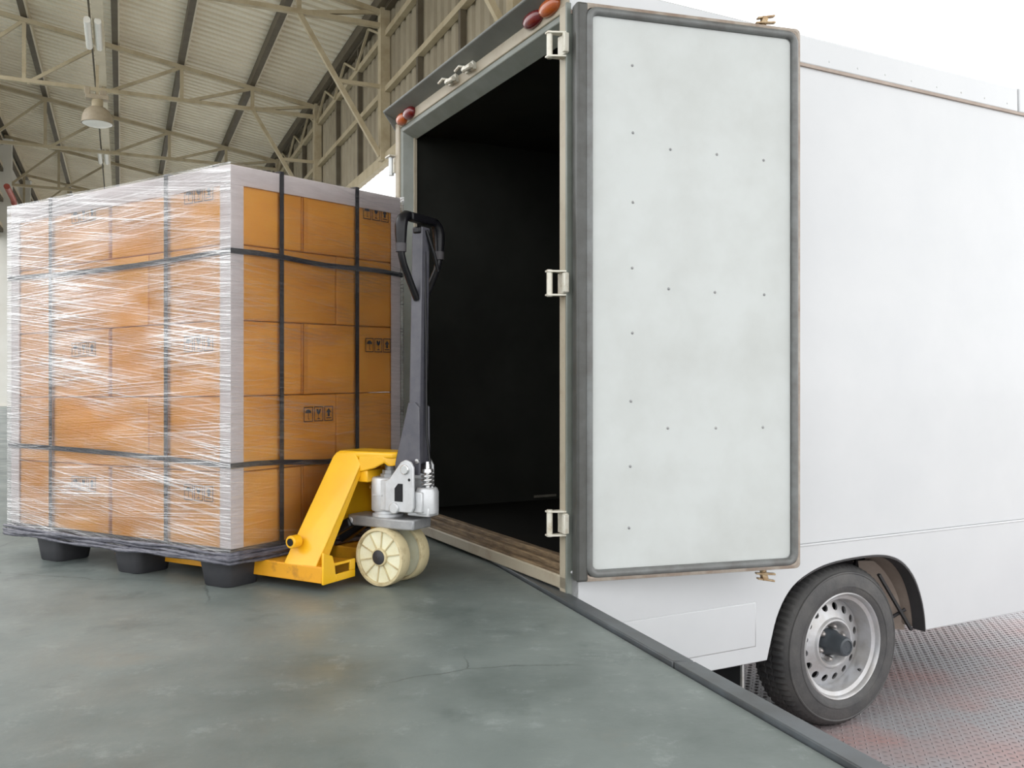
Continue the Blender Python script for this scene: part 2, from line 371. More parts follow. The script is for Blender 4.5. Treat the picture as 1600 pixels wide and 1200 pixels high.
m = MB(); m.box(LR-.09, LR-.01, -.04, .04, WB, ROOF(LR)-.1)
sp = m.build('wall_stud', 'truss_dark', wall_r, (0, TS[0]+1.8, 0))
for s in TS:
    for k in (1.8, 3.6):
        if (s, k) != (TS[0], 1.8): copy(sp, wall_r, (0, s+k, 0))
# diagonal lacing near the eave
for s in TS[3:7]:
    m = MB()
    for k in range(3):
        m.bar((LR-.12, s+k*1.8, 6.42), (LR-.12, s+k*1.8+.9, 6.84), .04, .04); m.bar((LR-.12, s+k*1.8+.9, 6.84), (LR-.12, s+k*1.8+1.8, 6.42), .04, .04)
    m.build('eave_lacing', 'truss_paint', wall_r)

# left wall: upper cladding on columns, open bays below it, and the bay wall further left
m = MB(); m.box(LL-.08, LL, 21, S1, 5.0, ROOF(LL)+.02)
wall_l = tag(m.build('wall_left', 'white_wall', rz=BA), 'cream upper side wall of the hall', None, None, 'structure')
for z in (5.2, 6.1, 7.0, 7.8):
    m = MB(); m.box(LL, LL+.09, 21, S1, z-.05, z+.05); m.build('girt', 'truss_dark', wall_l)
    m = MB(); m.box(LL, LL+.07, 21, S1, z+.055, z+.20); m.build('girt_plate', 'beam_light', wall_l)
m = MB(); m.box(-7.3, -7.0, 57, 75, 0, 5.1); m.box(-7.0, 6, 74, 75, 0, 9)
tag(m.build('wall_back', 'white_wall', rz=BA), 'pale wall of the far bays of the hall', None, None, 'structure')
m = MB(); m.box(-7.3, LL, 55, 75, 5.0, 5.1); tag(m.build('ceiling_bay', 'white_wall', rz=BA), 'low flat soffit over the side bays', None, None, 'structure')
for s in (24.6, 30.5, 36.4, 42.3):
    m = MB(); m.box(-.16, .16, -.16, .16, 0, 7.9); m.box(-.22, .22, -.22, .22, 0, .04); m.box(-.2, .2, -.2, .2, 7.9, 7.93)
    ca, sa = math.cos(BA), math.sin(BA); x, y = LL+.14, s
    tag(m.build('column', 'white_wall', None, (ca*x-sa*y, sa*x+ca*y, 0), BA), 'cream painted column along the left side wall of the hall', 'column', 'columns along the left side wall')

# trusses
BZ = 6.56
def truss(first=False):
    t = empty('roof_truss', (0,0,0), BA)
    nodes = [3.88, 2.58, 1.15, -.33, -1.75, -3.15]
    def part(nm, a, b, w, h, mm='truss_paint'):
        q = MB(); q.bar(a, b, w, h); return q.build(nm, mm, t)
    top = lambda L: ROOF(L)-.26
    part('top_chord', (3.95, 0, top(3.95)), (-3.2, 0, top(-3.2)), .09, .085)
    part('bottom_chord', (3.95, 0, BZ), (-3.2, 0, BZ+.05), .09, .075)
    for i, L in enumerate(nodes[1:]):
        part('web_post', (L, 0, BZ), (L, 0, top(L)), .07, .07)
        if i < 4: part('web_diagonal', (L, 0, top(L)), (nodes[i+2]+.05, 0, BZ), .06, .06)
    part('web_diagonal', (2.58, 0, BZ), (3.88, 0, top(3.88)), .06, .06)
    part('knee_brace', (2.58, 0, BZ), (3.9, 0, WB+.08), .075, .075)
    part('knee_strut', (3.17, 0, 5.56), (3.9, 0, 5.56), .06, .06)
    return t
t0 = truss()
for i, s in enumerate(TS):
    t = t0 if i == 0 else copy_tree(t0)
    t.location = (-math.sin(BA)*s, math.cos(BA)*s, 0)
    tag(t, {19.9: 'cream steel roof truss crossing right beside the brown domed lamp', 14.4: 'cream steel roof truss whose knee brace drops towards the far top corner of the truck'}.get(s, 'cream steel roof truss with knee brace spanning under the ribbed roof, away from the lamp'), 'truss', 'roof trusses of the hall')

# lamp tray and high-bay lamps
def bw(L, s, z): return (math.cos(BA)*L-math.sin(BA)*s, math.sin(BA)*L+math.cos(BA)*s, z)
tray = empty('lamp_beam', bw(-.36, S0, 0), BA)
m = MB(); m.box(-.085, .085, 0, 44, 6.66, 6.80); m.build('beam', 'beam_light', tray)
m = MB(); m.box(-.14, -.11, 0, 44, 6.72, 6.75); m.build('conduit', 'truss_dark', tray)
tag(tray, 'long cream beam carrying the hall lamps under the roof', 'beam')
def lamp(s, label, dome):
    t = empty('pendant_lamp', bw(-.42, s, 0), BA)
    def tubes(y):
        for x in (-.1, .06):
            q = MB(); q.cyl((x, y, 6.62), (x, y+1.3, 6.62), .055, 12); q.build('lamp_tube', 'lamp_white', t, smooth=40)
    tubes(-2.4)
    if dome:
        dz = -.17
        q = MB(); q.bar((0,0,6.68), (0,0,6.2+dz), .05, .05); q.build('hanger', 'truss_paint', t)
        q = MB(); q.box(-.20, .20, -.10, .10, 6.18+dz, 6.26+dz); q.box(-.22, -.12, -.06, .06, 6.26+dz, 6.40+dz); q.box(.04, .16, -.06, .06, 6.26+dz, 6.36+dz); q.build('ballast_box', 'lamp_shell', t, bevel=.01)
        q = MB(); q.cyl((0,0,6.18+dz), (0,0,6.02+dz), .10, 16); q.build('lamp_neck', 'truss_paint', t, smooth=40)
        pr = [(.06, 6.06), (.15, 6.03), (.225, 5.96), (.265, 5.86), (.278, 5.75), (.288, 5.73), (.27, 5.73), (.255, 5.85), (.21, 5.94), (.12, 6.0), (.02, 6.02)]
        q = MB(); q.lathe([(r, h+dz) for r, h in pr], axis='z', n=32); q.build('lamp_shade', 'lamp_shell', t, smooth=40)
        q = MB(); q.lathe([(r, h+dz) for r, h in [(.005, 5.755), (.15, 5.75), (.25, 5.74), (.262, 5.73), (.20, 5.70), (.005, 5.68)]], axis='z', n=32); q.build('diffuser', 'lamp_white', t, smooth=40)
    tag(t, label, 'lamp')
lamp(18.6, 'brown domed high-bay lamp hanging below the cream lamp beam', True)
lamp(27.6, 'small lamp cluster with two white tubes further along the lamp beam', False)

# far left: red guard rail and red pipe
g = empty('guard_rail', (-27.6, 48.6, 0), BA)
def rail(nm, pts, r):
    q = MB(); q.tube(pts, r, 8); q.build(nm, 'red_paint', g, smooth=40)
rail('rail_frame', [(-.0,0,0),(0,0,.95),(.06,0,1.06),(.18,0,1.12),(1.9,0,1.12),(2.02,0,1.06),(2.08,0,.95),(2.08,0,0)], .055)
rail('mid_rail', [(0,0,.55),(2.08,0,.55)], .05)
tag(g, 'red tubular guard rail standing by the far pale wall', 'guard rail')
q = MB(); q.tube([bw(-2.86, 27.8, 6.03), bw(-2.86, 29.4, 5.98), bw(-2.86, 29.6, 5.9)], .08, 10)
tag(q.build('red_pipe', 'red_paint', smooth=40), 'red pipe along the cream upper side wall', 'pipe')

# ================================================================== TRUCK
# local x = forward along the truck, y = across to its far side, z = height above dock floor (shifted by TZ)
truck = empty('box_truck', (.18, 2.8, GZ), TA); TZ = -GZ
tag(truck, 'white box truck backed up to the dock with its rear door swung open', 'truck')
def tp(mb, name, mm, parent=truck, loc=None, **k):
    return mb.build(name, mm, parent, loc if loc is not None else (0, 0, TZ), **k)
TW, TL, TR = 1.52, 3.35, 1.935
# side panels
m = MB(); m.box(0, TL, 0, .035, .075, 1.83); tp(m, 'side_panel', 'white_paint', bevel=.004)
m = MB(); m.box(0, TL, TW-.035, TW, .0, 1.83); tp(m, 'side_panel', 'white_paint', bevel=.004)
arch = [(.816,-.32),(.836,-.252),(.862,-.175),(.905,-.105),(.965,-.055),(1.06,-.018),(1.16,-.001),(1.28,.005),(1.39,.002),(1.47,-.014),(1.535,-.048),(1.592,-.11),(1.630,-.19),(1.648,-.26),(1.655,-.32)]
def catmull(P, k=3):
    out = []
    for i in range(len(P)-1):
        p0, p1, p2, p3 = P[max(i-1,0)], P[i], P[i+1], P[min(i+2,len(P)-1)]
        for j in range(k):
            t = j/k; out.append(tuple(.5*(2*b+(c-a)*t+(2*a-5*b+4*c-d)*t*t+(3*b-a-3*c+d)*t**3) for a, b, c, d in zip(p0, p1, p2, p3)))
    return out+[P[-1]]
arch = catmull(arch)
def skirt(y0, y1):
    out = [(.0, .072), (.0, -.30), (.03, -.32)]+arch+[(TL, -.32), (TL, .072)]
    q = MB(); q.prism([(x, y0, z) for x, z in out], (0, y1-y0, 0)); return q
s1 = tp(skirt(-.006, .03), 'skirt_panel', 'white_paint')
b = s1.modifiers.new('bevel', 'BEVEL'); b.width = .004; b.segments = 3; b.limit_method = 'ANGLE'; b.angle_limit = .9; s1.data.shade_smooth(); s1.data.set_sharp_from_angle(angle=.6)
s2 = tp(skirt(TW-.03, TW+.006), 'skirt_panel', 'white_paint')
# pressed swage panels on the skirts
def swage(x0, x1, z0, z1, pr=.006):
    q = MB(); a, b2 = -.006, -.006-pr
    q.hexa([(x0, a, z0), (x1, a, z0), (x1, a, z1), (x0, a, z1), (x0+.03, b2, z0+.025), (x1-.03, b2, z0+.025), (x1-.03, b2, z1-.025), (x0+.03, b2, z1-.025)])
    tp(q, 'pressed_panel', 'white_paint', bevel=.012, seg=3)
swage(.06, .77, -.27, -.10, .0025); 
q = MB(); q.box(0, TL, -.0085, .0, .068, .077); tp(q, 'rub_strip', 'white_paint', bevel=.003)
# roof and top rail
m = MB(); m.box(0, TL, .02, TW-.02, 1.86, 1.905); m.hexa([(0,.02,1.9),(TL,.02,1.9),(TL,TW-.02,1.9),(0,TW-.02,1.9),(0,.09,TR),(TL,.09,TR),(TL,TW-.09,TR),(0,TW-.09,TR)])
tp(m, 'roof', 'white_paint')
for y, d in ((-.008, 1), (TW+.008, -1)):
    for x0, x1 in ((0, 2.245), (2.253, TL)):
        m = MB(); m.hexa([(x0,y,1.825),(x1,y,1.825),(x1,y+d*.04,1.825),(x0,y+d*.04,1.825),(x0,y+d*.002,TR-.005),(x1,y+d*.002,TR-.005),(x1,y+d*.09,TR+.002),(x0,y+d*.09,TR+.002)])
        r = tp(m, 'roof_rail', 'white_paint', bevel=.006)
        if d == 1:
            k = x0+.07
            while k < x1:
                q = MB(); q.lathe([(.0005, -.0035), (.003, -.003), (.0045, 0)], (k, y+.0022, 1.852), 'y', 8); q.build('rivet', 'alu_trim', r); k += .15
m = MB(); m.box(0, TL, -.009, .0, 1.815, 1.826); tp(m, 'sealant_line', 'rust_seal' if 'rust_seal' in M else 'well_beige')
m = MB(); m.box(TL-.04, TL, .02, TW-.02, 0, 1.9); tp(m, 'front_panel', 'white_paint')
# cargo hold
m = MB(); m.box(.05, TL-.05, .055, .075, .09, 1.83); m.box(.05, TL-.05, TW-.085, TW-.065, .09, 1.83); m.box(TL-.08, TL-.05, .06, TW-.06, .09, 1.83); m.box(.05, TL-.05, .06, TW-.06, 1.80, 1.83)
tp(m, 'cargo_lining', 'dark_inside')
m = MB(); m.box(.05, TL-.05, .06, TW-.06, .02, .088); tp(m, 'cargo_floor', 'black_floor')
m = MB(); rr = random.Random(3)
for k in range(9):
    x = .7+.22*k+rr.uniform(-.05, .05); m.box(x, x+rr.uniform(.06,.18), TW-.089, TW-.085, .10+rr.uniform(0,.01), .108+rr.uniform(0,.012))
tp(m, 'scuffed_kick_strip', 'kick_worn')
# rear frame: jambs with return, header, visor
m = MB(); m.box(-.012, .05, -.002, .045, -.02, 1.85); tp(m, 'door_jamb', 'beige_steel', bevel=.006)
m = MB(); m.box(-.014, .03, -.006, .004, -.02, 1.85); tp(m, 'jamb_edge', 'green_steel', bevel=.002)
m = MB(); m.box(-.012, .03, 1.475, TW+.002, .0, 1.86); tp(m, 'door_jamb', 'beige_steel', bevel=.006)
m = MB(); m.hexa([(.0,1.452,.05),(.05,1.432,.05),(.07,1.475,.05),(-.004,1.478,.05),(.0,1.452,1.83),(.05,1.432,1.81),(.07,1.475,1.83),(-.004,1.478,1.83)]); tp(m, 'jamb_return', 'green_steel', bevel=.003)
m = MB(); m.box(.045, .058, 1.425, 1.44, .09, 1.80); tp(m, 'inner_bead', 'beige_steel')
m = MB(); m.box(-.006, .04, .0, TW, 1.832, 1.90); tp(m, 'header', 'beige_steel', bevel=.004)
m = MB(); m.hexa([(-.002,.045,1.812),(.055,.045,1.775),(.07,.045,1.84),(0,.045,1.84),(-.002,1.47,1.812),(.055,1.47,1.775),(.07,1.47,1.84),(0,1.47,1.84)]); tp(m, 'header_return', 'green_steel', bevel=.003)
m = MB(); m.prism([(.0,-.004,1.872),(-.07,-.004,1.905),(-.072,-.004,1.913),(.0,-.004,1.945)], (0, TW+.008, 0)); 
tp(m, 'visor', 'visor_steel', bevel=.003)
m = MB(); m.prism([(.0,TW+.004,1.80),(-.012,TW+.004,1.83),(-.07,TW+.004,1.908),(.0,TW+.004,1.94)], (0,-.006,0)); tp(m, 'visor_cheek', 'visor_steel')
def lens(y0, y1, z, mm, parent=truck):
    q = MB(); q.lathe([(.001,0)]+[( .5*math.sin(a)**.7, .5-.5*math.cos(a)) for a in [PI*k/10 for k in range(1,10)]]+[(.001,1)], axis='y', n=16)
    # flattened rounded capsule
    v = []
    for x, y, zz in q.v: v.append((-.012+x*.055, y0+(y1-y0)*y, z+zz*.056))
    q.v = v; return tp(q, 'tail_lamp', mm, smooth=60)
lens(.15, .265, 1.872, 'red_lens'); lens(.045, .155, 1.872, 'amber_lens'); lens(1.285, 1.385, 1.862, 'red_lens'); lens(1.375, 1.47, 1.858, 'amber_lens')
# latch keepers on header
for y in (.86, .70):
    q = MB(); q.box(-.02, .0, y-.035, y+.035, 1.85, 1.885); q.cyl((-.035, y-.05, 1.855), (-.035, y+.02, 1.858), .010, 10); q.box(-.045, -.01, y-.008, y+.008, 1.85, 1.866)
    q.tube([(-.015, y+.03, 1.875), (-.04, y+.045, 1.88), (-.045, y+.075, 1.868)], .006, 8)
    tp(q, 'latch_keeper', 'hinge_metal', bevel=.002)
# sill
m = MB(); m.box(-.012, .03, .0, TW, .014, .056); tp(m, 'sill_face', 'beige_steel', bevel=.004)
for k, (x0, x1, z0, z1) in enumerate([(-.006, .014, .045, .064), (.021, .042, .05, .080), (.049, .080, .06, .094)]):
    m = MB(); m.box(x0, x1, .045, 1.46, z0, z1); tp(m, 'sill_board', 'sill_wood', bevel=.004)
# under body
m = MB(); m.box(.35, TL-.1, .25, TW-.25, -.14, .02); m.box(.35, TL, .34, .42, -.25, -.14); m.box(.35, TL, TW-.42, TW-.34, -.25, -.14); tp(m, 'chassis_frame', 'well_dark')
m = MB(); m.box(.30, TL-.06, .04, TW-.04, .0, .06); tp(m, 'bed_frame', 'well_dark')
# wheel wells
for y0, y1 in ((.03, .36), (TW-.36, TW-.03)):
    m = MB(); ar = [(x, z-.0) for x, z in arch]
    for a, b2 in zip(ar[:-1], ar[1:]):
        m.add([(a[0], y0, a[1]), (b2[0], y0, b2[1]), (b2[0], y1, b2[1]), (a[0], y1, a[1])], [(0,1,2,3)])
        m.add([(a[0]-.004, y0, a[1]+.006), (b2[0]-.004, y0, b2[1]+.006), (b2[0]-.004, y1, b2[1]+.006), (a[0]-.004, y1, a[1]+.006)], [(0,3,2,1)])
    yb = y1 if y0 < .5 else y0
    m.box(.80, 1.66, yb-.004, yb+.004, -.24, .01)
    m.m = [1 if (sum(m.v[k][0] for k in f)/len(f) > 1.50 and len(f) == 4 and sum(m.v[k][2] for k in f)/len(f) < -.03 and i < len(m.f)-6) else 0 for i, f in enumerate(m.f)]
    tp(m, 'wheel_well', ['well_dark', 'well_beige'], fix=False)
q = MB()
for a, b2 in zip(arch[12:-1], arch[13:]):
    q.add([(a[0],-.006,a[1]),(b2[0],-.006,b2[1]),(b2[0],.05,b2[1]),(a[0],.05,a[1]), (a[0]-.004,-.006,a[1]-.006),(b2[0]-.004,-.006,b2[1]-.006),(b2[0]-.006,.05,b2[1]-.006),(a[0]-.006,.05,a[1]-.006)], [(3,2,1,0),(4,5,6,7),(0,1,5,4),(2,3,7,6)])
tp(q, 'arch_lip', 'well_dark')
m = MB(); m.hexa([(1.50,.26,-.34),(1.66,.10,-.345),(1.69,.12,-.345),(1.53,.30,-.34),(1.44,.26,-.07),(1.62,.10,-.06),(1.65,.12,-.06),(1.47,.30,-.07)]); tp(m, 'splash_guard', 'well_beige')
m = MB(); m.bar((1.50,.09,-.10), (1.64,.05,-.33), .016, .010); m.tube([(1.54,.10,-.345),(1.57,.10,-.29),(1.63,.07,-.25)], .007, 6); tp(m, 'splash_guard_stay', 'well_dark')
m = MB(); m.box(1.40, 1.48, .20, .25, -.17, -.03); m.box(1.30, 1.37, .22, .26, -.13, -.02); m.hexa([(1.47,.20,-.19),(1.53,.20,-.19),(1.53,.24,-.19),(1.47,.24,-.19),(1.50,.20,-.05),(1.56,.20,-.05),(1.56,.24,-.05),(1.50,.24,-.05)]); tp(m, 'spring_hanger', 'black_paint')
m = MB(); m.box(.76, .772, .06, .34, -.60, -.30); fl_ = tp(m, 'mud_flap', 'black_plastic')
m = MB(); m.box(.752, .762, .052, .062, -.58, -.33); m.bar((.757,.057,-.335),(.757,.09,-.315),.01,.01); m.build('flap_edge', 'alu_trim', fl_)
m = MB(); m.cyl((1.225,.2,-.335), (1.225,TW-.2,-.335), .05, 14); tp(m, 'rear_axle', 'well_dark')

# wheel
def make_wheel(xc, zc, y0, d):
    """d=+1: outer face looks to -y"""
    Y = lambda h: y0+d*h
    R = .31; n = 144
    prof = [(.200,.012),(.204,.004),(.214,-.002),(.224,-.004),(.226,-.0065),(.231,-.0068),(.233,-.005),(.258,-.004),(.274,.001),(.277,-.001),(.281,.001),(.283,.006),(.296,.016),(.305,.030),(.3085,.045),(.310,.062),(.303,.064),(.303,.071),(.310,.073),(.311,.095),(.304,.097),(.304,.104),(.311,.106),(.310,.135),(.303,.137),(.303,.144),(.309,.146),(.306,.160),(.292,.172),(.26,.178),(.21,.174),(.2,.165)]
    q = MB(); k = len(prof)
    for j in range(n):
        a = 2*PI*j/n
        for i, (r, h) in enumerate(prof):
            if j % 2 and 13 <= i <= 27: r -= .008
            if j % 2 and i == 12: r -= .006
            q.v.append((xc+r*math.cos(a), Y(h), zc+r*math.sin(a)))
    for j in range(n):
        j2 = (j+1) % n
        for i in range(k-1): q.f.append((j*k+i, j*k+i+1, j2*k+i+1, j2*k+i)); q.m.append(0)
    tire = tp(q, 'tire', 'tire', smooth=24)
    # pressed-steel rim: flange and drop well
    q = MB(); q.lathe([(.203,.018),(.204,.006),(.199,.002),(.194,.006),(.190,.020),(.176,.026),(.172,.040),(.168,.070),(.166,.085),(.172,.10),(.185,.16)], (0,0,0), 'y', 72)
    q.v = [(xc+x, Y(y), zc+z) for x, y, z in q.v]
    q2 = q.build('rim', 'rim_silver', tire, smooth=40)
    # disc with a ring of hand holes
    q = MB(); NH = 16; r0, r1, rm = .098, .168, .1375; hr = .0145; kk = 16
    disc = lambda r: .055+.030*((r-r0)/(r1-r0))
    for s in range(NH):
        a0 = 2*PI*s/NH; outer = []; a1 = 2*PI*(s+1)/NH; am = (a0+a1)/2
        for e in range(4): outer.append((r1, a0+(a1-a0)*e/4))
        for e in range(4): outer.append((r1+(r0-r1)*e/4, a1))
        for e in range(4): outer.append((r0, a1+(a0-a1)*e/4))
        for e in range(4): outer.append((r0+(r1-r0)*e/4, a0))
        O = [(r*math.cos(a), disc(r), r*math.sin(a)) for r, a in outer]
        cx, cz = rm*math.cos(am), rm*math.sin(am); H = []
        for x, y, z in O:
            dx, dz = x-cx, z-cz; l = math.hypot(dx, dz); hx, hz = cx+dx/l*hr, cz+dz/l*hr
            H.append((hx, disc(math.hypot(hx, hz)), hz))
        H2 = [(x, y+.008, z) for x, y, z in H]
        b0 = len(q.v); q.add(O+H+H2, [(i, (i+1)%kk, kk+(i+1)%kk, kk+i) for i in range(kk)]+[(kk+i, kk+(i+1)%kk, 2*kk+(i+1)%kk, 2*kk+i) for i in range(kk)])
    q.lathe([(.098,.055),(.092,.047),(.086,.046),(.080,.052),(.074,.075),(.066,.082),(.001,.083)], (0,0,0), 'y', 64)
    q.v = [(xc+x, Y(y), zc+z) for x, y, z in q.v]
    o = q.build('wheel_disc', 'rim_silver', tire, smooth=40)
    q = MB(); q.lathe([(.001,.130),(.165,.130),(.165,.14),(.001,.14)], (0,0,0), 'y', 40); q.v = [(xc+x, Y(y), zc+z) for x, y, z in q.v]; q.build('brake_drum', 'black_paint', tire)
    q = MB(); q.lathe([(.052,.082),(.050,.062),(.044,.055),(.040,.030),(.036,-.004),(.033,-.010),(.026,-.012),(.024,-.008),(.001,-.008)], (0,0,0), 'y', 32); q.v = [(xc+x, Y(y), zc+z) for x, y, z in q.v]
    q.build('hub', 'hub_dark', tire, smooth=35)
    for s in range(6):
        a = 2*PI*s/6+.35; x, z = xc+.062*math.cos(a), zc+.062*math.sin(a)
        q = MB(); q.tube([(x, Y(.083), z), (x, Y(.062), z), (x, Y(.055), z), (x, Y(.050), z)], [.011, .011, .009, .004], 6); q.build('lug_nut', 'nut_metal', tire, smooth=30)
    q = MB(); q.tube([(xc+.135, Y(.06), zc-.125), (xc+.120, Y(.03), zc-.113)], [.006, .0045], 8); q.build('valve_stem', 'black_plastic', tire, smooth=40)
    return tire
make_wheel(1.232, -.335, .022, 1)
make_wheel(1.232, -.335, TW-.022, -1)

# rear door leaf, swung round beside the truck
def truck_local(x, y):
    dx, dy = x-.18, y-2.8; c, s = math.cos(TA), math.sin(TA); return (c*dx+s*dy, -s*dx+c*dy)
lx, ly = truck_local(.212, 2.752); DA = math.atan2(.216, .746)-TA
DW, DZ0, DZ1 = .777, .048, 1.838
def rrect(x0, x1, z0, z1, r, n=5):
    pts = []
    for cx, cz, a0 in ((x1-r, z0+r, -90), (x1-r, z1-r, 0), (x0+r, z1-r, 90), (x0+r, z0+r, 180)):
        for k in range(n+1): a = math.radians(a0+90*k/n); pts.append((cx+r*math.cos(a), cz+r*math.sin(a)))
    return pts
m = MB(); m.prism([(x, .012, z) for x, z in rrect(.004, DW, DZ0, DZ1, .016)], (0, .05, 0))
door = m.build('rear_door', 'alu_trim', truck, (lx, ly, TZ), rz=DA, bevel=.004)
def frame(mb, outer, inner, y):   # ring between two same-length outlines, with relief y(outer), y(inner)
    n = len(outer); mb.add([(x, y[0], z) for x, z in outer]+[(x, y[1], z) for x, z in inner], [(i, (i+1)%n, n+(i+1)%n, n+i) for i in range(n)])
# door parts
m = MB(); ins = [(.0, .012), (.003, .002), (.012, .0), (.017, .002), (.018, .012)]
for (a, ya), (b2, yb) in zip(ins[:-1], ins[1:]): frame(m, rrect(.004+a, DW-a, DZ0+a, DZ1-a, .018), rrect(.004+b2, DW-b2, DZ0+b2, DZ1-b2, .016), (ya, yb))
m.build('outer_channel', 'rust_trim', door, smooth=50)
m = MB(); pth = rrect(.028, DW-.022, DZ0+.024, DZ1-.024, .028, 6)
m.tube([(x, .006, z) for x, z in pth], .0125, 12, closed=True); m.build('door_seal', 'rubber_grey', door, smooth=60)
m = MB(); pth = rrect(.040, DW-.036, DZ0+.037, DZ1-.037, .022, 6)
m.prism([(x, .010, z) for x, z in pth], (0, .01, 0)); m.build('inner_panel', 'door_panel', door)
m = MB(); m.box(-.014, .024, -.002, .046, DZ0+.002, DZ1-.002); m.build('hinge_stile', 'stile_dark', door, bevel=.008)
for x, z in [(.175,1.659),(.177,1.448),(.177,1.23),(.175,1.024),(.175,.82),(.17,.606),(.168,.402),(.164,.209),(.306,1.405),(.471,1.401),(.642,1.394),(.3,.962),(.464,.956),(.644,.953),(.297,.52),(.467,.518),(.639,.518)]:
    q = MB(); q.lathe([(.0005,.006),(.0025,.0068),(.0042,.0085),(.0046,.0105)], (x, 0, z), 'y', 10); q.build('rivet', 'steel_grey', door, smooth=50)
for z, d in ((DZ1, 1), (DZ0, -1)):
    q = MB(); x = .655
    q.cyl((x, .035, z-d*.01), (x, .035, z+d*.022), .011, 12)
    q.bar((x-.03, .030, z+d*.012), (x+.035, .020, z+d*.016), .018, .006); q.bar((x-.022, .034, z+d*.030), (x+.036, .026, z+d*.040), .018, .006)
    q.bar((x-.004, .03, z+d*.010), (x+.004, .03, z+d*.034), .018, .02)
    q.build('latch_cam', 'brass_zinc', door, bevel=.0015)
# second leaf folded back along the far side
m = MB(); m.box(-.03, .0, .0, .72, .05, 1.83)
d2 = m.build('rear_door', 'white_paint', truck, (.03, TW+.075, TZ), rz=math.radians(-86), bevel=.004)
m = MB(); m.prism([(.002, y, z) for y, z in rrect(.03, .69, .08, 1.80, .02)], (.008, 0, 0)); m.build('door_seal', 'rubber_grey', d2)
# hinges on the near jamb and far jamb
def hinge(z, far=False):
    q = MB()
    if not far:
        q.box(-.020, -.011, -.012, .040, z-.032, z+.032); q.box(-.030, -.012, -.018, -.004, z-.030, z+.030)
        h = tp(q, 'hinge', 'hinge_metal', bevel=.002)
        p = MB(); p.cyl((-.055, .030, z-.042), (-.055, .030, z+.042), .0095, 14); p.build('hinge_pin', 'hinge_metal', h, smooth=40)
        for dz in (.037, -.037):
            p = MB(); p.prism([(-.066, .020, z+dz-.003), (-.066, .040, z+dz-.003), (-.012, .030, z+dz-.003), (-.012, -.004, z+dz-.003)], (0, 0, .006)); p.build('hinge_strap', 'hinge_metal', h, bevel=.001)
    else:
        q.box(-.02, .02, TW, TW+.012, z-.035, z+.035); h = tp(q, 'hinge', 'hinge_metal', bevel=.002)
        p = MB(); p.cyl((-.02, TW+.03, z-.042), (-.02, TW+.03, z+.042), .013, 14); p.build('hinge_pin', 'alu_trim', h, smooth=40)
        p = MB(); p.box(-.04, .0, TW+.0, TW+.06, z+.042, z+.048); p.build('hinge_strap', 'hinge_metal', h)
for z in (1.72, .975, .225): hinge(z)
for z in (1.67, .93, .22): hinge(z, True)

# ================================================================== LOAD ON THE PALLET
PM, PL, PR = Vector((-.897, 2.86)), Vector((-1.911, 3.43)), Vector((-.441, 3.49))
VA, VB = PL-PM, PR-PM; LA, LB = VA.length, VB.length
UA, UB = VA.normalized(), VB.normalized()
PN = {}
NA = Vector((UA.y, -UA.x)); NA = NA if NA.dot(UB) < 0 else -NA      # outward normal of the long side (b=0)
NB = Vector((UB.y, -UB.x)); NB = NB if NB.dot(UA) < 0 else -NB      # outward normal of the short side (a=0)
def W(a, b, z, oa=0, ob=0):
    """a along the long side, b along the short side (fractions), oa/ob push outward from long/short side in metres"""
    zz = z+(z-.1)*(-.021*a+.018*b)
    p = PM+VA*a+VB*b+NA*oa+NB*ob
    return Vector((p.x, p.y, zz))
def wobj(mb, name, mm, parent=None, **k):
    """mesh given in world points; origin moved to its base centre"""
    xs = [v[0] for v in mb.v]; ys = [v[1] for v in mb.v]; zs = [v[2] for v in mb.v]
    o = Vector(((min(xs)+max(xs))/2, (min(ys)+max(ys))/2, min(zs)))
    mb.v = [tuple(Vector(v)-o) for v in mb.v]
    base = o if parent is None else o-parent.matrix_world.translation
    ob = mb.build(name, mm, parent, tuple(base), **k)
    if parent is None: ob.matrix_world = Matrix.Translation(o)
    return ob
# pallet
pal = empty('plastic_pallet', (*((PM+PL+PR+PR+VA)/4),  0)); pal.matrix_world = Matrix.Translation(pal.location)
tag(pal, 'black plastic pallet on cup feet under the wrapped cartons', 'pallet')
m = MB(); m.hexa([W(0,0,.098),W(1,0,.098),W(1,1,.098),W(0,1,.098),W(0,0,.128),W(1,0,.128),W(1,1,.128),W(0,1,.128)]); wobj(m, 'deck', 'black_plastic', pal, bevel=.006)
for a in (.078, .45, .83):
    for b in (.10, .5, .90):
        m = MB(); ha, hb = .060, .066; r = []
        for z, g in ((0, .92), (.004, .97), (.05, 1.06), (.098, 1.16)):
            for ca, cb in rrect(-ha*g, ha*g, -hb*g, hb*g, .022, 3):
                p = PM+VA*a+VB*b+UA*ca+UB*cb; r.append((p.x, p.y, z))
        n = 16; f = [tuple(range(n))]
        for k in range(3): f += [(k*n+i, k*n+(i+1)%n, (k+1)*n+(i+1)%n, (k+1)*n+i) for i in range(n)]
        m.add(r, f); ft = wobj(m, 'foot', 'black_plastic', pal, smooth=45)
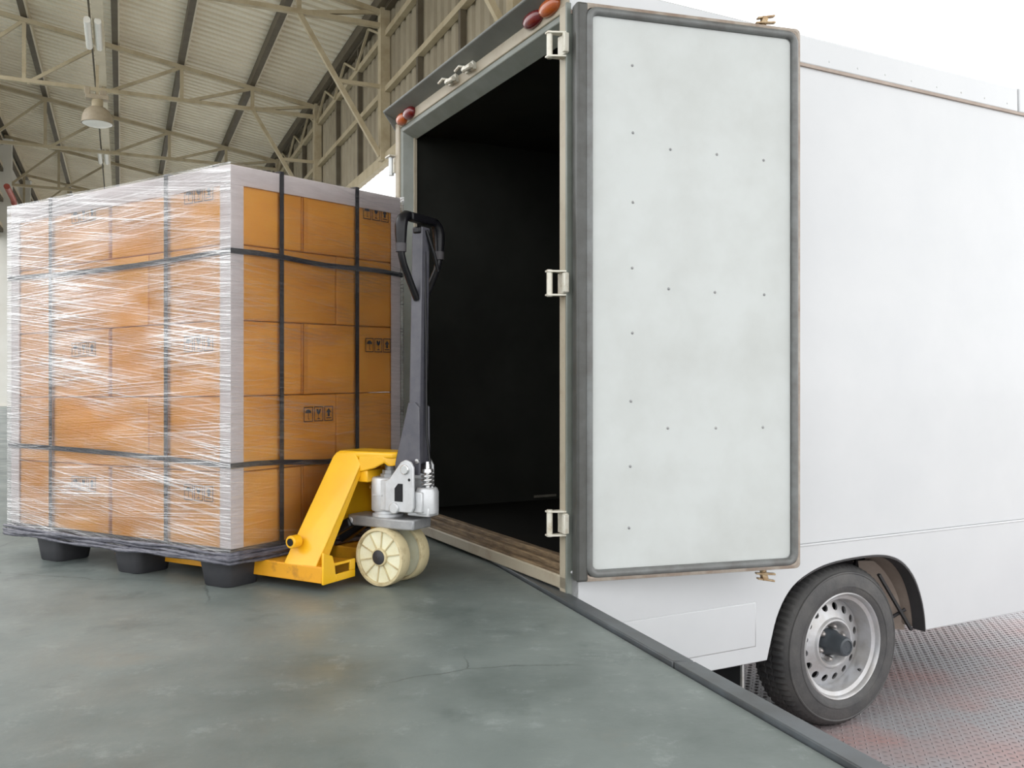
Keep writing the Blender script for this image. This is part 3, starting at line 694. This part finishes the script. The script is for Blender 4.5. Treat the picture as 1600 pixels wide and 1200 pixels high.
# cartons
ROW = [.130, .375, .620, .865, 1.110, 1.352]
NAMEROW = ['bottom', 'second lowest', 'middle', 'second highest', 'top']
def sym_set(ptf):
    """umbrella, glass and up-arrow pictograms in frames; ptf maps (u, v) metres to world"""
    q = MB()
    def poly(pts): q.add([ptf(u, v) for u, v in pts], [tuple(range(len(pts)))])
    def rect(u0, u1, v0, v1): poly([(u0,v0),(u1,v0),(u1,v1),(u0,v1)])
    for k in range(3):
        o = k*.047; w, h, t = .041, .052, .0028
        rect(o, o+w, 0, t); rect(o, o+w, h-t, h); rect(o, o+t, t, h-t); rect(o+w-t, o+w, t, h-t); c = o+w/2
        if k == 0:
            poly([(c-.014, .030)]+[(c+.014*math.cos(PI-PI*i/8), .030+.013*math.sin(PI*i/8)) for i in range(1, 8)]+[(c+.014, .030)])
            rect(c-.001, c+.001, .009, .030); rect(c+.001, c+.005, .009, .011)
        elif k == 1:
            poly([(c-.010,.043),(c-.008,.031),(c-.003,.025),(c+.003,.025),(c+.008,.031),(c+.010,.043),(c+.004,.043),(c+.001,.036),(c-.002,.043)])
            rect(c-.001, c+.001, .011, .025); rect(c-.006, c+.006, .008, .011)
        else:
            poly([(c,.045),(c-.012,.030),(c-.005,.030),(c-.005,.016),(c+.005,.016),(c+.005,.030),(c+.012,.030)]); rect(c-.012, c+.012, .009, .012)
    return q
def carton(a0, a1, b0, b1, row, label, ga=(.003,.003), gb=(.003,.003), syms=(), tape=None):
    z0, z1 = ROW[row]+(.0 if row == 0 else .0012), ROW[row+1]-.0012
    A0, A1, B0, B1 = a0+ga[0]/LA, a1-ga[1]/LA, b0+gb[0]/LB, b1-gb[1]/LB
    m = MB(); m.hexa([W(A0,B0,z0),W(A1,B0,z0),W(A1,B1,z0),W(A0,B1,z0),W(A0,B0,z1),W(A1,B0,z1),W(A1,B1,z1),W(A0,B1,z1)])
    o = wobj(m, 'carton', 'carton', bevel=.004); tag(o, label, 'carton', 'cartons stacked on the pallet')
    for side, pos, zz in syms:
        if side == 'A': q = sym_set(lambda u, v: W(pos-u/LA, 0, zz+v, .0008))
        else: q = sym_set(lambda u, v: W(0, pos+u/LB, zz+v, 0, .0008))
        s = wobj(q, 'handling_symbols', 'ink', o, fix=False); s['label'] = 'printed umbrella, glass and arrow symbols'
    # taped flap edge down the visible joint
    if tape:
        side, p0 = tape; q = MB()
        if side == 'B': q.hexa([W(0,p0,z0,0,.0003),W(0,p0+.018/LB,z0,0,.0003),W(0,p0+.018/LB,z1,0,.0003),W(0,p0,z1,0,.0003)]+[W(0,p0,z0,0,.0016),W(0,p0+.018/LB,z0,0,.0016),W(0,p0+.018/LB,z1,0,.0016),W(0,p0,z1,0,.0016)])
        wobj(q, 'carton_flap', 'carton', o)
    return o
for r in range(5):
    odd = r % 2 == 0
    sa, sb = (.515, .38) if odd else (.342, .586)
    nm = NAMEROW[r]; z = ROW[r]
    sc, sl, ss = [], [], []
    if odd: sc.append(('A', .185, z+.148)); sl.append(('A', .692, z+.148))
    if r in (2, 4): ss.append(('B', .768 if r == 2 else .752, z+.150))
    if r == 1: sc.append(('B', .385, z+.150))
    carton(.004, sa, .006, sb, r, 'orange cardboard carton at the near corner of the stack in its %s layer' % nm, ga=(0, .009 if odd else .002), gb=(0, .002), syms=sc)
    carton(sa, .996, .006, sb, r, 'orange cardboard carton at the far end of the long side in the %s layer' % nm, ga=(.009 if odd else .002, 0), gb=(0, .002), syms=sl)
    carton(.004, .49, sb, .994, r, 'orange cardboard carton on the short side by the pallet truck in the %s layer' % nm, ga=(0, .004), gb=(.002, 0), syms=ss, tape=('B', sb+.004) if odd else None)
# edge boards: uprights at the corners, lengths along the top
def upright(a, b, label):
    q = MB(); w, t = .046, .004; z0, z1 = .132, 1.300
    da = 1 if a == 0 else -1; db = 1 if b == 0 else -1
    def lp(u, v): # u along A inward, v along B inward (metres)
        return (a+da*u/LA, b+db*v/LB)
    out = [lp(-t, -t), lp(w, -t), lp(w, 0), lp(0, 0), lp(0, w), lp(-t, w)]
    q.prism([W(x, y, z0) for x, y in out], W(a, b, z1)-W(a, b, z0)); o = wobj(q, 'edge_board', 'edge_board', bevel=.0015)
    return tag(o, label, 'edge board')
upright(0, 0, 'white upright edge board on the near corner of the wrapped stack')
upright(1, 0, 'white upright edge board on the far end of the long wrapped side')
upright(0, 1, 'white upright edge board on the stack corner behind the pallet truck handle')
def topboard(side, label):
    q = MB(); t = .005; zt, h, w = 1.356, .058, .05
    sec = [(-t, zt-h), (-t, zt+t), (w, zt+t), (w, zt), (0, zt), (0, zt-h)]
    if side == 'A': f = lambda e, d, z: W(e, d/LB, z)
    else: f = lambda e, d, z: W(d/LA, e, z)
    n = len(sec); v = [f(-.004, d, z) for d, z in sec]+[f(1.004, d, z) for d, z in sec]
    q.add(v, [tuple(range(n)), tuple(range(2*n-1, n-1, -1))]+[(i, (i+1)%n, n+(i+1)%n, n+i) for i in range(n)])
    return tag(wobj(q, 'edge_board', 'edge_board', bevel=.0015), label, 'edge board')
topboard('A', 'white horizontal edge board along the top of the long wrapped side')
topboard('B', 'white horizontal edge board along the top of the short side')
# straps
def strap_v(kind, p, label):
    q = MB(); w = .0085; t = .002; o = .0062; zb, zt = .094, 1.3665
    if kind == 'A':   # loop in a plane a = p
        f = lambda s, bb, z, e: W(p+s*w/LA, bb+e[0]/LB, z+e[1])
    else: f = lambda s, bb, z, e: W(bb+e[0]/LA, p+s*w/LB, z+e[1])
    rings = []
    path = [(0, zb, -1, -1), (0, .40, -1, 0), (0, .75, -1, 0), (0, 1.08, -1, 0), (0, zt, -1, 1), (1, zt, 1, 1), (1, .7, 1, 0), (1, zb, 1, -1)]
    vs_ = []
    for (bb, z, sx, sz) in path:
        bul = .0
        for ofs in (o+bul, o+t+bul):
            for s in (-1, 1): vs_.append(f(s, bb, z, (sx*ofs, sz*(ofs-o) if sz else 0)))
    n = len(path); fs = []
    for i in range(n):
        j = (i+1) % n; a, b = 4*i, 4*j
        fs += [(a, a+1, b+1, b), (a+2, b+2, b+3, a+3), (a, b, b+2, a+2), (a+1, a+3, b+3, b+1)]
    q.add(vs_, fs); return tag(wobj(q, 'strap', 'strap'), label, 'strap')
strap_v('A', .79, 'upright black strap on the long side near its far end')
strap_v('A', .254, 'upright black strap on the long side near the white corner board')
strap_v('B', .254, 'upright black strap on the short side near the white corner board')
strap_v('B', .704, 'upright black strap on the short side by the pallet truck handle')
def strap_h(zM, zL, zR, sagA, label):
    q = MB(); w, t, o = .0085, .002, .0085; pts = []
    for k in range(9): e = k/8; pts.append((e, 0, zM+(zL-zM)*e+sagA*math.sin(PI*e), 0, 1))
    zb = zL+zR-zM
    for k in range(1, 9): e = k/8; pts.append((1, e, zL+(zb-zL)*e, 0, 2))
    for k in range(1, 9): e = k/8; pts.append((1-e, 1, zb+(zR-zb)*e, 0, 3))
    for k in range(1, 8): e = k/8; pts.append((0, 1-e, zR+(zM-zR)*e+.004*math.sin(PI*e*3), 0, 4))
    n = len(pts); vs_ = []
    for a, b, z, _, s in pts:
        for ofs in (o, o+t):
            ea = (-1 if a == 0 else 1 if a == 1 else 0)*ofs/LA; eb = (-1 if b == 0 else 1 if b == 1 else 0)*ofs/LB
            for d in (-1, 1): 
                p = PM+VA*(a+ea)+VB*(b+eb); vs_.append((p.x, p.y, z+d*w))
    fs = []
    for i in range(n):
        j = (i+1) % n; a, b = 4*i, 4*j
        fs += [(a, a+1, b+1, b), (a+2, b+2, b+3, a+3), (a, b, b+2, a+2), (a+1, a+3, b+3, b+1)]
    q.add(vs_, fs); return tag(wobj(q, 'strap', 'strap'), label, 'strap')
strap_h(1.085, 1.064, 1.084, -.012, 'black strap running round the upper part of the wrapped stack')
strap_h(.399, .427, .380, .006, 'black strap running round the lower part of the wrapped stack')
# stretch film
film = MB(); rr = random.Random(11)
per = []
na, nb = 48, 32
for k in range(na): per.append((k/na, 0))
for k in range(nb): per.append((1, k/nb))
for k in range(na): per.append((1-k/na, 1))
for k in range(nb): per.append((0, 1-k/nb))
zs = [.09+.0285*k for k in range(45)]; zs.append(1.366)
n = len(per); uvs = []
def wr(i, k): return .0026*(math.sin(k*1.9+i*.31)+math.sin(k*.83-i*.21+2)+.7*math.sin(k*3.1+i*.13))
acc = [0]
for i in range(n):
    a, b = per[i]; a2, b2 = per[(i+1) % n]; acc.append(acc[-1]+math.hypot((a2-a)*LA, (b2-b)*LB))
for k, z in enumerate(zs):
    for i, (a, b) in enumerate(per):
        edge_ = (a in (0, 1) and b in (0, 1))
        o = .0135+(0 if edge_ else wr(i, k)*min(1, .4+2*min(a if b in (0,1) else b, 1-(a if b in (0,1) else b))))
        ea = (-1 if a == 0 else 1 if a == 1 else 0)*o/LA; eb = (-1 if b == 0 else 1 if b == 1 else 0)*o/LB
        p = W(a+ea, b+eb, z); film.v.append(tuple(p))
for k in range(len(zs)-1):
    for i in range(n):
        film.f.append(((k+1)*n+i, (k+1)*n+(i+1) % n, k*n+(i+1) % n, k*n+i)); film.m.append(0)
        uvs += [(acc[i], zs[k+1]), (acc[i+1], zs[k+1]), (acc[i+1], zs[k]), (acc[i], zs[k])]
film_v = list(film.v)
fo = wobj(film, 'stretch_film', 'film', smooth=80, fix=False)
ul = fo.data.uv_layers.new(name='UVMap')
for i, u in enumerate(uvs): ul.data[i].uv = u
tag(fo, 'clear glossy stretch film wrapped round the stack of cartons', 'stretch film')
# bunched film gathered round the pallet edge
for j in range(4):
    q = MB(); pts = []
    for i, (a, b) in enumerate(per):
        e = i/n*2*PI; o = .018+.004*math.sin(e*3+j*1.3)+.003*math.sin(e*11+j*2.1)
        ea = (-1 if a == 0 else 1 if a == 1 else 0)*o/LA; eb = (-1 if b == 0 else 1 if b == 1 else 0)*o/LB
        p = PM+VA*(a+ea)+VB*(b+eb); pts.append((p.x, p.y, .090+.0092*j+.003*math.sin(e*4+j*2)+.0015*math.sin(e*13+j)))
    q.tube(pts, [.0065+.0018*math.sin(i*.7+j) for i in range(n)], 7, closed=True)
    wobj(q, 'bunched_film', 'film_rope', fo, smooth=60)

# ================================================================== PALLET TRUCK
JA = math.atan2(-.493, .87)
jack = empty('pallet_truck', (-.396, 2.98, 0), JA)
tag(jack, 'yellow hand pallet truck with black loop handle parked under the wrapped load', 'pallet truck')
def jp(mb, name, mm, parent=jack, **k): return mb.build(name, mm, parent, **k)
# forks
for s in (-1, 1):
    yc = s*.160
    q = MB(); x0, x1 = -1.22, -.10; w = .075
    q.prism([(x, yc+y, .082) for x, y in [(x1, -w), (x1, w), (x0+.12, w), (x0, w*.45), (x0, -w*.45), (x0+.12, -w)]], (0, 0, -.006))
    for d in (-1, 1): q.box(x0+.12, x1, yc+d*w-.003, yc+d*w+.003, .030, .080)
    f = jp(q, 'fork', 'yellow_worn', bevel=.002)
    q = MB(); q.cyl((x0+.20, yc-.05, .041), (x0+.20, yc+.05, .041), .040, 20); jp(q, 'load_roller', 'nylon_dirty', f, smooth=40)
    q = MB(); q.box(x0+.16, x0+.36, yc-.058, yc-.052, .03, .06); q.box(x0+.16, x0+.36, yc+.052, yc+.058, .03, .06); jp(q, 'roller_bracket', 'yellow_worn', f)
    # heel: end plate with notch
    q = MB(); yo = yc+s*.075; yi = yc-s*.075
    e = -s
    for pl in ([(-.078,.026),(-.015,.026),(-.022,.080),(-.034,.112),(-.078,.128)], [(-.015,.026),(.078,.026),(.078,.050),(-.018,.050)], [(.052,.050),(.078,.050),(.078,.086),(.052,.086)], [(-.0215,.077),(.052,.077),(.052,.086),(-.024,.086)]):
        q.prism([(x1, yc+e*y, z) for y, z in pl], (.008, 0, 0))
    jp(q, 'fork_heel', 'yellow_paint', f, bevel=.002)
# slanted side legs: bottom on the forks, leaning in to the crown
for s in (-1, 1):
    q = MB(); yb, yt = s*.238, s*.068
    o = [(-.262, yb, .078), (-.128, yb, .072), (-.083, yt, .395), (-.105, yt, .432), (-.185, yt, .432), (-.200, yt, .415)]
    q.prism(o, (0, -s*.012, 0))
    q.prism([(-.128, yb, .072), (-.083, yt, .395), (-.083, yt-s*.028, .395), (-.128, yb-s*.05, .072)], (-.008, 0, 0))
    jp(q, 'side_leg', 'yellow_paint', bevel=.006, seg=3)
    q = MB(); yk = s*.212; q.cyl((-.222, yk, .152), (-.222, yk+s*.036, .152), .021, 20); bs = jp(q, 'leg_boss', 'yellow_paint', bevel=.003)
    q = MB(); q.cyl((-.222, yk+s*.03, .152), (-.222, yk+s*.0375, .152), .0125, 16); jp(q, 'boss_bolt', 'black_paint', bs, smooth=40)
# back wall between the legs
q = MB(); q.hexa([(-.213,-.178,.175),(-.203,-.178,.175),(-.203,.178,.175),(-.213,.178,.175),(-.185,-.075,.40),(-.175,-.075,.40),(-.175,.075,.40),(-.185,.075,.40)])
bw_ = jp(q, 'back_wall', 'yellow_paint')
q = MB(); q.hexa([(-.2105,-.09,.225),(-.2085,-.09,.225),(-.2085,-.02,.225),(-.2105,-.02,.225),(-.2035,-.09,.265),(-.2015,-.09,.265),(-.2015,-.02,.265),(-.2035,-.02,.265)]); jp(q, 'sticker', 'sticker', bw_)
# crown over the pump
q = MB(); o = [(-.182,-.066),(-.085,-.068),(.005,-.060),(.030,-.045),(.042,-.018),(.042,.018),(.030,.045),(.005,.060),(-.085,.068),(-.182,.066)]
q.prism([(x, y, .437) for x, y in o], (0,0,-.022)); cr = jp(q, 'crown', 'yellow_paint', bevel=.008, seg=4)
q = MB()
for s in (-1, 1):
    q.prism([(-.09, s*.068, .425), (.008, s*.060, .425), (.008, s*.060, .402), (-.03, s*.063, .383), (-.09, s*.068, .368)], (0, -s*.010, 0))
    q.prism([(.008, s*.058, .430), (.040, s*.02, .430), (.040, s*.02, .392), (.022, s*.045, .390), (.008, s*.058, .405)], (-.010, 0, 0))
jp(q, 'crown_skirt', 'yellow_paint', cr, bevel=.004, seg=3)
q = MB(); q.box(-.18, -.06, -.060, .060, .335, .375); jp(q, 'crown_brace', 'yellow_paint', cr, bevel=.004)
# pump body
pump = MB(); pump.lathe([(.001,.238),(.046,.238),(.049,.244),(.049,.345),(.045,.352),(.001,.352)], (-.028,0,0), 'z', 32)
pump.box(-.045, .090, -.047, .047, .244, .346)
po = jp(pump, 'pump_body', 'pump_silver', bevel=.004, smooth=35)
q = MB(); q.lathe([(.001,.222),(.052,.222),(.052,.230),(.044,.233),(.044,.240),(.001,.240)], (-.020,0,0), 'z', 28); jp(q, 'pump_foot', 'pump_silver', po, smooth=35)
q = MB(); q.tube([(-.012,0,.35),(-.012,0,.362),(-.012,0,.363),(-.012,0,.375)], [.032,.032,.026,.026], 8); q.cyl((-.012,0,.37), (-.012,0,.425), .017, 16); jp(q, 'ram', 'steel_grey', po, smooth=35)
q = MB(); q.box(-.045, -.008, -.0505, -.044, .292, .296); jp(q, 'casting_line', 'pump_silver', po)
q = MB(); q.cyl((-.083,-.012,.315), (-.070,-.012,.315), .008, 8); jp(q, 'bleed_screw', 'chrome', po, smooth=30)
# handle bracket cheeks (cast ears with the pivot) on both sides
for s in (-1, 1):
    q = MB(); y = s*.050
    q.prism([(x, y, z) for x, z in [(.030,.246),(.118,.246),(.126,.262),(.126,.392),(.114,.410),(.094,.416),(.076,.408),(.030,.352),(.012,.345),(.012,.246)]], (0, s*.010, 0))
    ea = jp(q, 'pump_ear', 'pump_silver', po, bevel=.003)
    q = MB(); q.cyl((.094, y+s*.006, .385), (.094, y+s*.017, .385), .016, 18); jp(q, 'pivot_pin', 'chrome', po, bevel=.002)
    q = MB(); q.cyl((.052, y+s*.006, .258), (.052, y+s*.018, .258), .018, 18); jp(q, 'pedal_pin', 'pump_silver', po, bevel=.003)
    q = MB(); q.cyl((.110, y+s*.008, .352), (.110, y+s*.0105, .352), .005, 10); jp(q, 'ear_hole', 'black_paint', po)
    q = MB(); q.prism([(x, y+s*.0085, z) for x, z in [(.052,.280),(.085,.280),(.085,.338),(.066,.338),(.052,.322)]], (0, s*.002, 0)); jp(q, 'ear_window', 'black_paint', po)
q = MB(); q.lathe([(.001,.238),(.036,.238),(.038,.25),(.038,.310),(.032,.325),(.001,.325)], (.138,0,0), 'z', 20); q.box(.10, .150, -.046, .046, .246, .312); q.box(.08,.165,-.03,.03,.232,.262); jp(q, 'piston_housing', 'pump_silver', po, bevel=.004, smooth=35)
q = MB(); pts = [(.140+.018*math.cos(a), .018*math.sin(a), .325+.046*a/(2*PI*3.5)) for a in [k*2*PI*3.5/84 for k in range(85)]]; q.tube(pts, .0042, 8); jp(q, 'pump_spring', 'chrome', po, smooth=60)
q = MB(); q.tube([(.140,0,.32),(.140,0,.372),(.140,0,.374),(.140,0,.384),(.140,0,.386),(.140,0,.408)], [.010,.010,.020,.018,.010,.008], 16); jp(q, 'piston_rod', 'chrome', po, smooth=40)
# steering plate and pull link
q = MB(); q.prism([(x, y, .222) for x, y in [(-.155,-.046),(-.120,-.056),(.08,-.062),(.120,-.05),(.120,.05),(.08,.062),(-.120,.056),(-.155,.046)]], (0,0,-.034)); sp_ = jp(q, 'steering_plate', 'steel_grey', bevel=.005)
for s in (-1, 1):
    q = MB(); q.cyl((-.138, s*.045, .204), (-.138, s*.056, .204), .012, 14); jp(q, 'link_pin', 'pump_silver', sp_, bevel=.002)
for s in (-1, 1):
    q = MB(); y0, y1 = s*.066, s*.036
    q.hexa([(-.27,y0*1.5,.098),(-.27,y1*1.5,.098),(-.125,y1,.186),(-.125,y0,.186),(-.285,y0*1.5,.130),(-.285,y1*1.5,.130),(-.140,y1,.215),(-.140,y0,.215)]); jp(q, 'pull_link', 'black_paint', bevel=.006)
q = MB(); q.cyl((0,0,.19), (0,0,.096), .022, 16); jp(q, 'swivel_post', 'steel_grey', smooth=40)
# steering wheels
def nylon_wheel(y0, y1):
    R = .0955; yo = y0 if abs(y0) > abs(y1) else y1; ym = (y0+y1)/2; d = 1 if yo < ym else -1
    q = MB(); q.lathe([(.084, yo+d*.004), (.086, yo), (.0935, yo+d*.001), (R, yo+d*.005), (R, 2*ym-yo-d*.005), (.0935, 2*ym-yo-d*.001), (.086, 2*ym-yo), (.084, 2*ym-yo-d*.004), (.082, 2*ym-yo-d*.013), (.082, yo+d*.013), (.084, yo+d*.004)], (0,0,.096), 'y', 56)
    w = jp(q, 'steering_wheel', 'nylon_dirty', smooth=40)
    q = MB(); q.lathe([(.020, yo+d*.011), (.083, yo+d*.009), (.083, 2*ym-yo-d*.009), (.020, 2*ym-yo-d*.011)], (0,0,.096), 'y', 48); jp(q, 'wheel_web', 'nylon', w, smooth=40)
    for k in range(10):
        a = 2*PI*k/10+.2; c, s = math.cos(a), math.sin(a)
        q = MB(); q.bar((.026*c, yo+d*.011, .096+.026*s), (.083*c, yo+d*.009, .096+.083*s), .0035, .009, up=(0,1,0)); jp(q, 'wheel_rib', 'nylon_dirty', w)
    q = MB(); q.lathe([(.029, yo+d*.012), (.029, yo+d*.002), (.027, yo), (.024, yo), (.022, yo+d*.004)], (0,0,.096), 'y', 28); jp(q, 'hub_ring', 'nylon_dirty', w, smooth=40)
    q = MB(); q.lathe([(.0235, yo+d*.012), (.0235, yo-d*.001), (.021, yo-d*.003), (.001, yo-d*.004)], (0,0,.096), 'y', 24); jp(q, 'hub_cap', 'black_plastic', w, smooth=40)
nylon_wheel(-.078, -.030); nylon_wheel(.078, .030)
q = MB(); q.cyl((0,-.07,.096), (0,.07,.096), .016, 14); jp(q, 'wheel_axle', 'steel_grey', smooth=40)
# handle
q = MB(); q.hexa([(.078,-.022,.40),(.122,-.022,.40),(.122,.022,.40),(.078,.022,.40),(.094,-.022,1.17),(.134,-.022,1.17),(.134,.022,1.17),(.094,.022,1.17)]); hs_ = jp(q, 'handle_shaft', 'shaft_grey', bevel=.003)
for s in (-1, 1):
    q = MB(); q.prism([(x, s*.0225, z) for x, z in [(.030,.395),(.060,.365),(.128,.365),(.130,.40),(.128,.585),(.110,.60),(.085,.600)]], (0, s*.008, 0)); jp(q, 'handle_cheek', 'shaft_grey', hs_, bevel=.002)
    q = MB(); q.cyl((.122, s*.03, .41), (.122, s*.036, .41), .008, 12); jp(q, 'cheek_rivet', 'chrome', hs_, smooth=40)
X = .112
loop = [(X, -.020, 0.935), (X, -.055, 0.985), (X, -.092, 1.040), (X, -.104, 1.070), (X, -.106, 1.105), (X, -.106, 1.140), (X, -.104, 1.165), (X,-.094,1.186), (X,-.075,1.196), (X, -.02, 1.196), (X, .02, 1.196), (X, .075, 1.196), (X,.094,1.186), (X, .104, 1.165), (X, .106, 1.140), (X, .106, 1.105), (X, .104, 1.070), (X, .092, 1.040), (X, .055, 0.985), (X, .020, 0.935)]
q = MB(); q.tube(loop, .0115, 12); lo = jp(q, 'handle_loop', 'black_paint', smooth=60)
for s in (-1, 1):
    g = [(X, s*.106, 1.082), (X, s*.106, 1.100), (X, s*.107, 1.135), (X, s*.106, 1.160), (X, s*.098, 1.184), (X, s*.080, 1.198), (X, s*.060, 1.200)]
    q = MB(); q.tube(g, [.016, .0165, .019, .020, .019, .016, .014], 14); jp(q, 'grip', 'grip_rubber', lo, smooth=60)
    q = MB(); q.tube([(X, s*.106, 1.078), (X, s*.106, 1.105)], [.0168, .0178], 14); jp(q, 'grip_collar', 'grip_matt', lo, smooth=40)
q = MB(); q.box(.098, .130, -.066, .066, 1.183, 1.210); q.box(.10, .13, -.028, .028, 1.148, 1.170); jp(q, 'handle_head', 'grip_rubber', lo, bevel=.005)
q = MB(); q.tube([(.135, .0, 1.160), (.150, .025, 1.080), (.150, .045, 1.030)], .006, 8); jp(q, 'release_lever', 'black_paint', lo, smooth=60)
q = MB(); q.tube([(.128, .0, 1.17), (.134, .0, .80), (.136, 0, .50), (.150, 0, .40)], .004, 6); jp(q, 'release_chain', 'black_paint', hs_, smooth=60)
